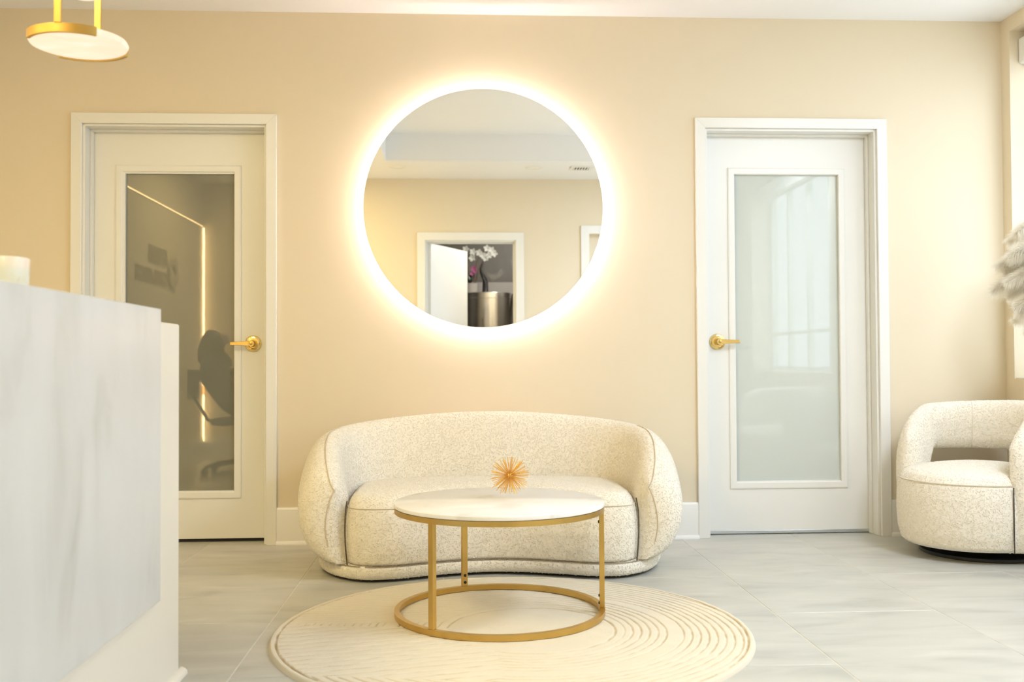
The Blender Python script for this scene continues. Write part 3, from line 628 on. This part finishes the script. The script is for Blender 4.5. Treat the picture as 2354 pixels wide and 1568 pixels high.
cup = empty('onyx_cup', (-.962, -2.79, 1.029), label='small cream onyx cup on top of the reception desk', cat='cup')
MB().lathe([(0, 0), (.050, 0), (.0525, .004), (.0555, .078), (.0545, .081), (.051, .080), (.048, .008), (0, .008)], 48).obj('cup_body', m_onyx, cup)
MB().lathe([(0, .062), (.0495, .062)], 32).obj('wax_fill', m_ceramic, cup)
# office chair and seated receptionist behind the desk: seen only as a reflection in the left door glass
PX, PY = -1.80, -3.0
oc = empty('office_chair', (PX, PY, 0), label='dark office chair on casters behind the reception desk, seen as a reflection', cat='chair')
q = MB()
for k in range(5):
    a = 2*PI*k/5; e = (.27*math.cos(a), .27*math.sin(a)); MB().tube([(0, 0, .10), (e[0], e[1], .065)], [.022, .014], 8).obj('spoke', m_black, oc)
    MB().tube([(e[0]-.012*math.sin(a), e[1]+.012*math.cos(a), .028), (e[0]+.012*math.sin(a), e[1]-.012*math.cos(a), .028)], .028, 16).obj('caster', m_black, oc)
MB().tube([(0, 0, .09), (0, 0, .40)], .025, 12).obj('post', m_black, oc)
V, F = puff(np.array([(.19*math.copysign(abs(math.cos(t))**.7, math.cos(t)), .23*math.copysign(abs(math.sin(t))**.7, math.sin(t))) for t in np.linspace(0, 2*PI, 60, endpoint=False)]), [(.395, -.02), (.40, 0), (.43, .0), (.445, -.015)], [(.45, .8), (.45, .4), (.45, .02)])
fastmesh('seat', V, F, m_cloth, oc)
b_ = MB(); b_.box(-.36, -.335, -.15, .15, .60, .84); b_.obj('backrest', m_cloth, oc, bevel=.014, seg=3); MB().tube([(-.05, 0, .41), (-.23, 0, .43), (-.345, 0, .62)], .014, 8).obj('back_bracket', m_black, oc)
def skin(name, verts, edges, radii, m, parent, sub=2):
    me = bpy.data.meshes.new(name); me.from_pydata(verts, edges, []); o = bpy.data.objects.new(name, me); COL.objects.link(o); o.parent = parent
    s = o.modifiers.new('skin', 'SKIN'); sv = me.skin_vertices[0].data
    for i, r in enumerate(radii): sv[i].radius = (r, r) if not isinstance(r, tuple) else r
    sv[0].use_root = True; o.modifiers.new('s', 'SUBSURF').levels = sub; o.modifiers['s'].render_levels = sub
    me.materials.append(m); s.use_smooth_shade = True; return o
pr = empty('person', (PX, PY, .45), label='seated person in dark clothes with long dark hair, seen as a dark reflection', cat='person')
vs = [(0, 0, .10), (0, 0, .22), (.02, 0, .36), (.03, 0, .46), (.05, 0, .52), (.07, 0, .60), (.085, 0, .66)]
es = [(i, i+1) for i in range(6)]; rd = [(.12, .16), (.115, .15), (.12, .17), (.09, .15), .055, (.07, .062), .055]
for s in (-1, 1):
    b0 = len(vs); vs += [(.04, s*.17, .43), (-.02, s*.23, .21), (.18, s*.15, .17), (.24, s*.12, .165)]; es += [(3, b0), (b0, b0+1), (b0+1, b0+2), (b0+2, b0+3)]; rd += [.052, .04, .028, .026]
    b0 = len(vs); vs += [(.06, s*.09, .06), (.27, s*.11, .04), (.24, s*.11, -.36), (.29, s*.11, -.41)]; es += [(0, b0), (b0, b0+1), (b0+1, b0+2), (b0+2, b0+3)]; rd += [.085, .06, .04, (.035, .03)]
lean = lambda L: [(x-.75*max(0, z-.12)+.72*max(0, z-.40), y*1.1, z*1.03) for x, y, z in L]
skin('body', lean(vs), es, rd, m_cloth, pr)
skin('face', lean([(.09, 0, .56), (.10, 0, .62), (.095, 0, .67)]), [(0, 1), (1, 2)], [.05, .066, .058], m_skin, pr)
skin('hair', lean([(.06, 0, .685), (.03, 0, .62), (.0, 0, .50), (-.02, 0, .38)]), [(0, 1), (1, 2), (2, 3)], [.08, .10, (.10, .12), (.07, .11)], m_hair, pr)
for s in (-1, 1):
    hv = [(.215, s*.12, .17), (.27, s*.11, .165)]; he = [(0, 1)]; hr = [.024, (.02, .032)]
    for k in range(4):
        b0 = len(hv); y = s*.11+(k-1.5)*.019; L_ = (.07, .08, .076, .06)[k]; hv += [(.28, y, .165), (.28+L_*.55, y, .16), (.28+L_, y, .145)]; he += [(1, b0), (b0, b0+1), (b0+1, b0+2)]; hr += [.009, .008, .007]
    b0 = len(hv); hv += [(.245, s*.11-s*.04, .16), (.28, s*.11-s*.055, .155)]; he += [(1, b0), (b0, b0+1)]; hr += [.010, .008]
    skin('hand', hv, he, hr, m_skin, pr)

# ------------------------------------------------------------------ wall lights and sign on the left wall (reflected in the left door)
ls = empty('led_wall_strip', (XL, -4.5, .14), label='glowing warm LED strip outlining the panel on the left wall, seen as a reflection', cat='light strip')
MB().box(.001, .008, -.012, .0, 0, 2.066).obj('channel', m_alu, ls, smooth=False); MB().box(.001, .008, -.012, 3.6, 2.058, 2.070).obj('channel', m_alu, ls, smooth=False)
for nm, mm, rngz in (('led_chips', m_led2, [z for z in np.arange(.01, 2.05, .0165) if not (.44 < z < .53)]), ('led_chips_amber', m_led3, [z for z in np.arange(.01, 2.05, .0165) if .44 < z < .53])):
    q = MB()
    for z in rngz: q.box(.006, .022, -.0, .004, z, z+.010)
    q.obj(nm, mm, ls, smooth=False, kind='stuff')
q = MB()
for y in np.arange(0.01, 3.6, .0165): q.box(.008, .011, y, y+.010, 2.059, 2.069)
q.obj('led_chips_top', mat('led_chip_top', (1, .8, .5), .5, emis=(1, .66, .28), es=LED_WALL*.3), ls, smooth=False, kind='stuff')
sg = empty('wall_sign', (XL, -3.65, 1.5), label='brown raised lettering sign with round emblem on the left wall, seen faintly as a reflection', cat='sign')
ylz = MB().lathe([(.06, .0), (.14, .0), (.14, .02), (.06, .02), (.06, 0)], 32); ylz.v = [(z, x+.16, y+.17) for x, y, z in ylz.v]; ylz.obj('emblem', m_sign, sg)
y = .36
for row, (zb, n, hh_) in enumerate(((.20, 5, .14), (.03, 8, .12))):
    y = .34
    for k in range(n):
        wd = .055+.02*((k*7+row) % 3)/2; l = MB(); l.box(.0, .015, y, y+.016, zb, zb+hh_); l.box(.0, .015, y+.016, y+wd, zb+hh_*(.42 if k % 2 else .85), zb+hh_*(.57 if k % 2 else 1)); l.box(0, .015, y+wd-.004, y+wd+.012, zb, zb+hh_*(1 if k % 3 else .5)); l.obj('letter_stroke', m_sign, sg, smooth=False); y += wd+.035

# ------------------------------------------------------------------ pendant lamp over the desk
pd = empty('pendant_lamp', (-.981, -2.32, 1.719), label='brass pendant lamp holding a glowing alabaster disc above the desk', cat='lamp'); r_ = .1215
MB().lathe([(0, -.011), (r_-.012, -.011), (r_-.004, -.008), (r_, 0), (r_-.004, .008), (r_-.012, .011), (0, .011)], 96).obj('alabaster_disc', m_ala, pd, label='glowing veined alabaster disc')
for a0, a1 in ((-145, -50), (36, 134)):
    MB().lathe([(r_-.005, -.013), (r_+.004, -.013), (r_+.004, .010), (r_-.005, .010), (r_-.005, -.013)], 48, a0=math.radians(a0), a1=math.radians(a1)).obj('brass_arc', m_brass, pd, bevel=.0008)
for dg in (-92, 88):
    t = math.radians(dg); x, y = (r_+.002)*math.cos(t), (r_+.002)*math.sin(t); MB().box(x-.0085, x+.0085, y-.004, y+.004, .010, .78).obj('brass_bar', m_brass, pd, bevel=.0008)
MB().lathe([(0, -.008), (.036, -.008), (.045, -.003), (.047, .004), (.045, .012), (0, .014)], 48, c=(0.01, 0, .130)).obj('small_disc', m_ala, pd, label='small glowing alabaster disc')
MB().lathe([(0, .014), (.05, .014), (.05, .03), (0, .03)], 32, c=(0.01, 0, .13)).obj('disc_cap', m_brass, pd)
a = (.128*math.cos(math.radians(-92)), .128*math.sin(math.radians(-92))); MB().tube([(a[0], a[1], .78), (-a[0], -a[1], .78)], .008, 8).obj('cross_bar', m_brass, pd)
MB().tube([(0.01, 0, .16), (0, 0, HC-1.722-.02)], .004, 8).obj('suspension_rod', m_brass, pd)
MB().lathe([(0, HC-1.722-.022), (.06, HC-1.722-.022), (.06, HC-1.722), (0, HC-1.722)], 32).obj('ceiling_rose', m_brass, pd)

# ------------------------------------------------------------------ pampas grass on the window sill
vs_ = empty('pampas_arrangement', (2.86, -.62, WZ[0]+.006), label='fluffy cream pampas grass in a white vase on the window sill', cat='plant')
MB().lathe([(0, 0), (.05, 0), (.062, .02), (.068, .10), (.055, .19), (.035, .225), (.038, .24), (.030, .24), (.028, .22), (.045, .18), (.055, .10), (.05, .02), (0, .015)], 40).obj('vase', m_ceramic, vs_)
def plume(base, tip, droop, n, L, wd):
    base, tip = np.array(base), np.array(tip); P0 = np.array([0, 0, .22]); ctrl = base; V = []; F = []
    def cen(t): return (1-t)**2*P0+2*t*(1-t)*ctrl+t*t*tip
    st = [tuple(cen(t)) for t in np.linspace(0, 1, 16)]
    MB().tube(st, list(np.linspace(.0022, .0009, 16)), 5).obj('stem', m_pampas, vs_)
    t = .42+.58*rng.random(n)**.9; c = (1-t)[:, None]**2*P0+2*(t*(1-t))[:, None]*ctrl+(t*t)[:, None]*tip
    tan = 2*(1-t)[:, None]*(ctrl-P0)+2*t[:, None]*(tip-ctrl); tan /= np.linalg.norm(tan, axis=1)[:, None]
    rad = rng.normal(size=(n, 3)); rad -= (rad*tan).sum(1)[:, None]*tan; rad /= np.linalg.norm(rad, axis=1)[:, None]
    env = np.sin(PI*np.clip((t-.38)/.66, 0, 1))**.6; LL = (L*(.5+.8*rng.random(n))*env)[:, None]
    d = tan*.8+rad*.6; p1 = c+d*LL*.5; p2 = p1+(tan*.55+rad*.6+np.array([0, 0, -droop]))*LL*.55
    sd = np.cross(d, rng.normal(size=(n, 3))); sd /= np.linalg.norm(sd, axis=1)[:, None]; w_ = wd
    V = np.stack([c-sd*w_, c+sd*w_, p1-sd*w_*1.5, p1+sd*w_*1.5, p2-sd*w_*.2, p2+sd*w_*.2], 1).reshape(-1, 3)
    i = np.arange(n)[:, None]*6; F = np.vstack([i+np.array([[0, 1, 3, 2]]), i+np.array([[2, 3, 5, 4]])])
    fastmesh('plume', V, F, m_pampas, vs_, smooth=False)
for k in range(17):
    q_ = (k*7 % 17)/16; zt = .22+.46*q_; rch = .345-.12*abs(q_-.55)+.04*math.sin(k*2.3)
    base = (-.06-.04*math.sin(k), .05+.10*math.sin(k*1.7), zt+.17); tip = (-rch, .06+.17*math.sin(k*2.1), zt-.01)
    plume(base, tip, .40, 3400, .082, .00045)

# ------------------------------------------------------------------ things of the room behind the doorway, seen in the mirror
ml = bpy.data.lights.new('back_room_fill', 'POINT'); ml.energy = 78; ml.color = (1, .98, .92); ml.shadow_soft_size = .25; mo = bpy.data.objects.new('back_room_fill', ml); COL.objects.link(mo); mo.location = (.9, -5.6, 2.5)  # unseen bare fill light, added to brighten the back room and doorway
cy = empty('steel_cylinder', (.325, -6.45, 0), label='tall brushed steel drum behind the open doorway, seen in the mirror', cat='cylinder')
MB().lathe([(0, 0), (.272, 0), (.276, .01), (.276, 1.655), (.272, 1.668), (0, 1.668)], 96).obj('drum', m_steel, cy)
MB().lathe([(.277, 1.60), (.279, 1.602), (.279, 1.608), (.277, 1.61)], 96).obj('seam_band', m_steel, cy)
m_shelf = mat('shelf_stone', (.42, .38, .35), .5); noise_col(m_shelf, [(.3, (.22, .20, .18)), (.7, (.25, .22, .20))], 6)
sf = MB().box(.15, 1.45, BY, BY+.32, 1.70, 1.84).obj('wall_shelf', m_shelf, bevel=.004, label='thick white shelf on the dark wall, seen in the mirror', cat='shelf')
MB()
oz = 1.668
pt = empty('orchid_pot', (.13, -6.45, oz), label='white orchids in a fluted white pot on the steel drum', cat='plant')
fl_ = []
for k in range(48):
    a = 2*PI*k/48; fl_.append((math.cos(a)*(.078+(.004 if k % 2 else 0)), math.sin(a)*(.078+(.004 if k % 2 else 0))))
V, F = puff(np.array(fl_), [(0, -.012), (.005, -.008), (.11, 0), (.115, -.004)], [(.115, .86), (.10, .84), (.10, .02)]); fastmesh('fluted_pot', V, F, m_shelf, pt, smooth=False)
def petal_flower(mb, c, r, rot):
    for k in range(5):
        a = rot+2*PI*k/5; d = Vector((math.cos(a), .25, math.sin(a))).normalized(); s_ = Vector((-math.sin(a), 0, math.cos(a))); c_ = Vector(c)
        P = [c_, c_+d*r*.5+s_*r*.42, c_+d*r+s_*r*.15, c_+d*r-s_*r*.15, c_+d*r*.5-s_*r*.42]; P = [tuple(p) for p in P]
        P += [(p[0], p[1]+.004, p[2]) for p in P]
        mb.add(P, [(0, 1, 2, 3, 4), (9, 8, 7, 6, 5)]+[(i, 5+i, 5+(i+1) % 5, (i+1) % 5) for i in range(5)])
stems = [((0, 0, .1), (-.03, .03, .36), (.03, .05, .50)), ((.03, 0, .1), (.08, .02, .36), (.16, .05, .50)), ((.05, 0, .1), (.12, .02, .32), (.24, .05, .47)), ((-.04, 0, .1), (-.08, .02, .36), (-.06, .05, .53))]
for s_ in stems:
    p = [tuple(x) for x in catmull(s_, 12, False)]; MB().tube(p, .006, 6).obj('stem', m_stem, pt)
for k, (x, z) in enumerate([(.03, .47), (.02, .40), (.10, .46), (.14, .43), (.19, .51), (.24, .49), (.21, .43), (.27, .45), (.17, .40), (-.05, .50)]):
    q = MB(); petal_flower(q, (x, .06, z), .042, k*.7); q.obj('blossom', m_petal, pt, smooth=False)
for x, z in ((.05, .27), (.07, .25), (.04, .22), (.06, .29)):
    q = MB(); petal_flower(q, (x-.02, .07, z), .026, x*50); q.obj('pink_blossom', m_pink, pt, smooth=False, label='small magenta blossom')
for k in range(5):
    a = 1.2+k*.75; p = [(0, 0, .1), (.05*math.cos(a), .05*math.sin(a), .19), (.11*math.cos(a)-.03, .08*math.sin(a), .20)]; MB().tube([tuple(x) for x in catmull(p, 8, False)], [.004, .010, .018, .022, .022, .018, .010, .003], 6).obj('leaf', m_leaf, pt)
bv = empty('black_vase', (.300, -6.45, oz), label='slim black curved vase beside the white fluted pot', cat='vase')
MB().tube([tuple(x) for x in catmull([(.0, 0, 0), (0, 0, .11), (-.005, .03, .16), (-.03, .07, .20), (-.05, .09, .26), (-.03, .09, .33)], 30, False)], list(np.linspace(.036, .012, 30)), 14).obj('vase_body', m_black, bv)
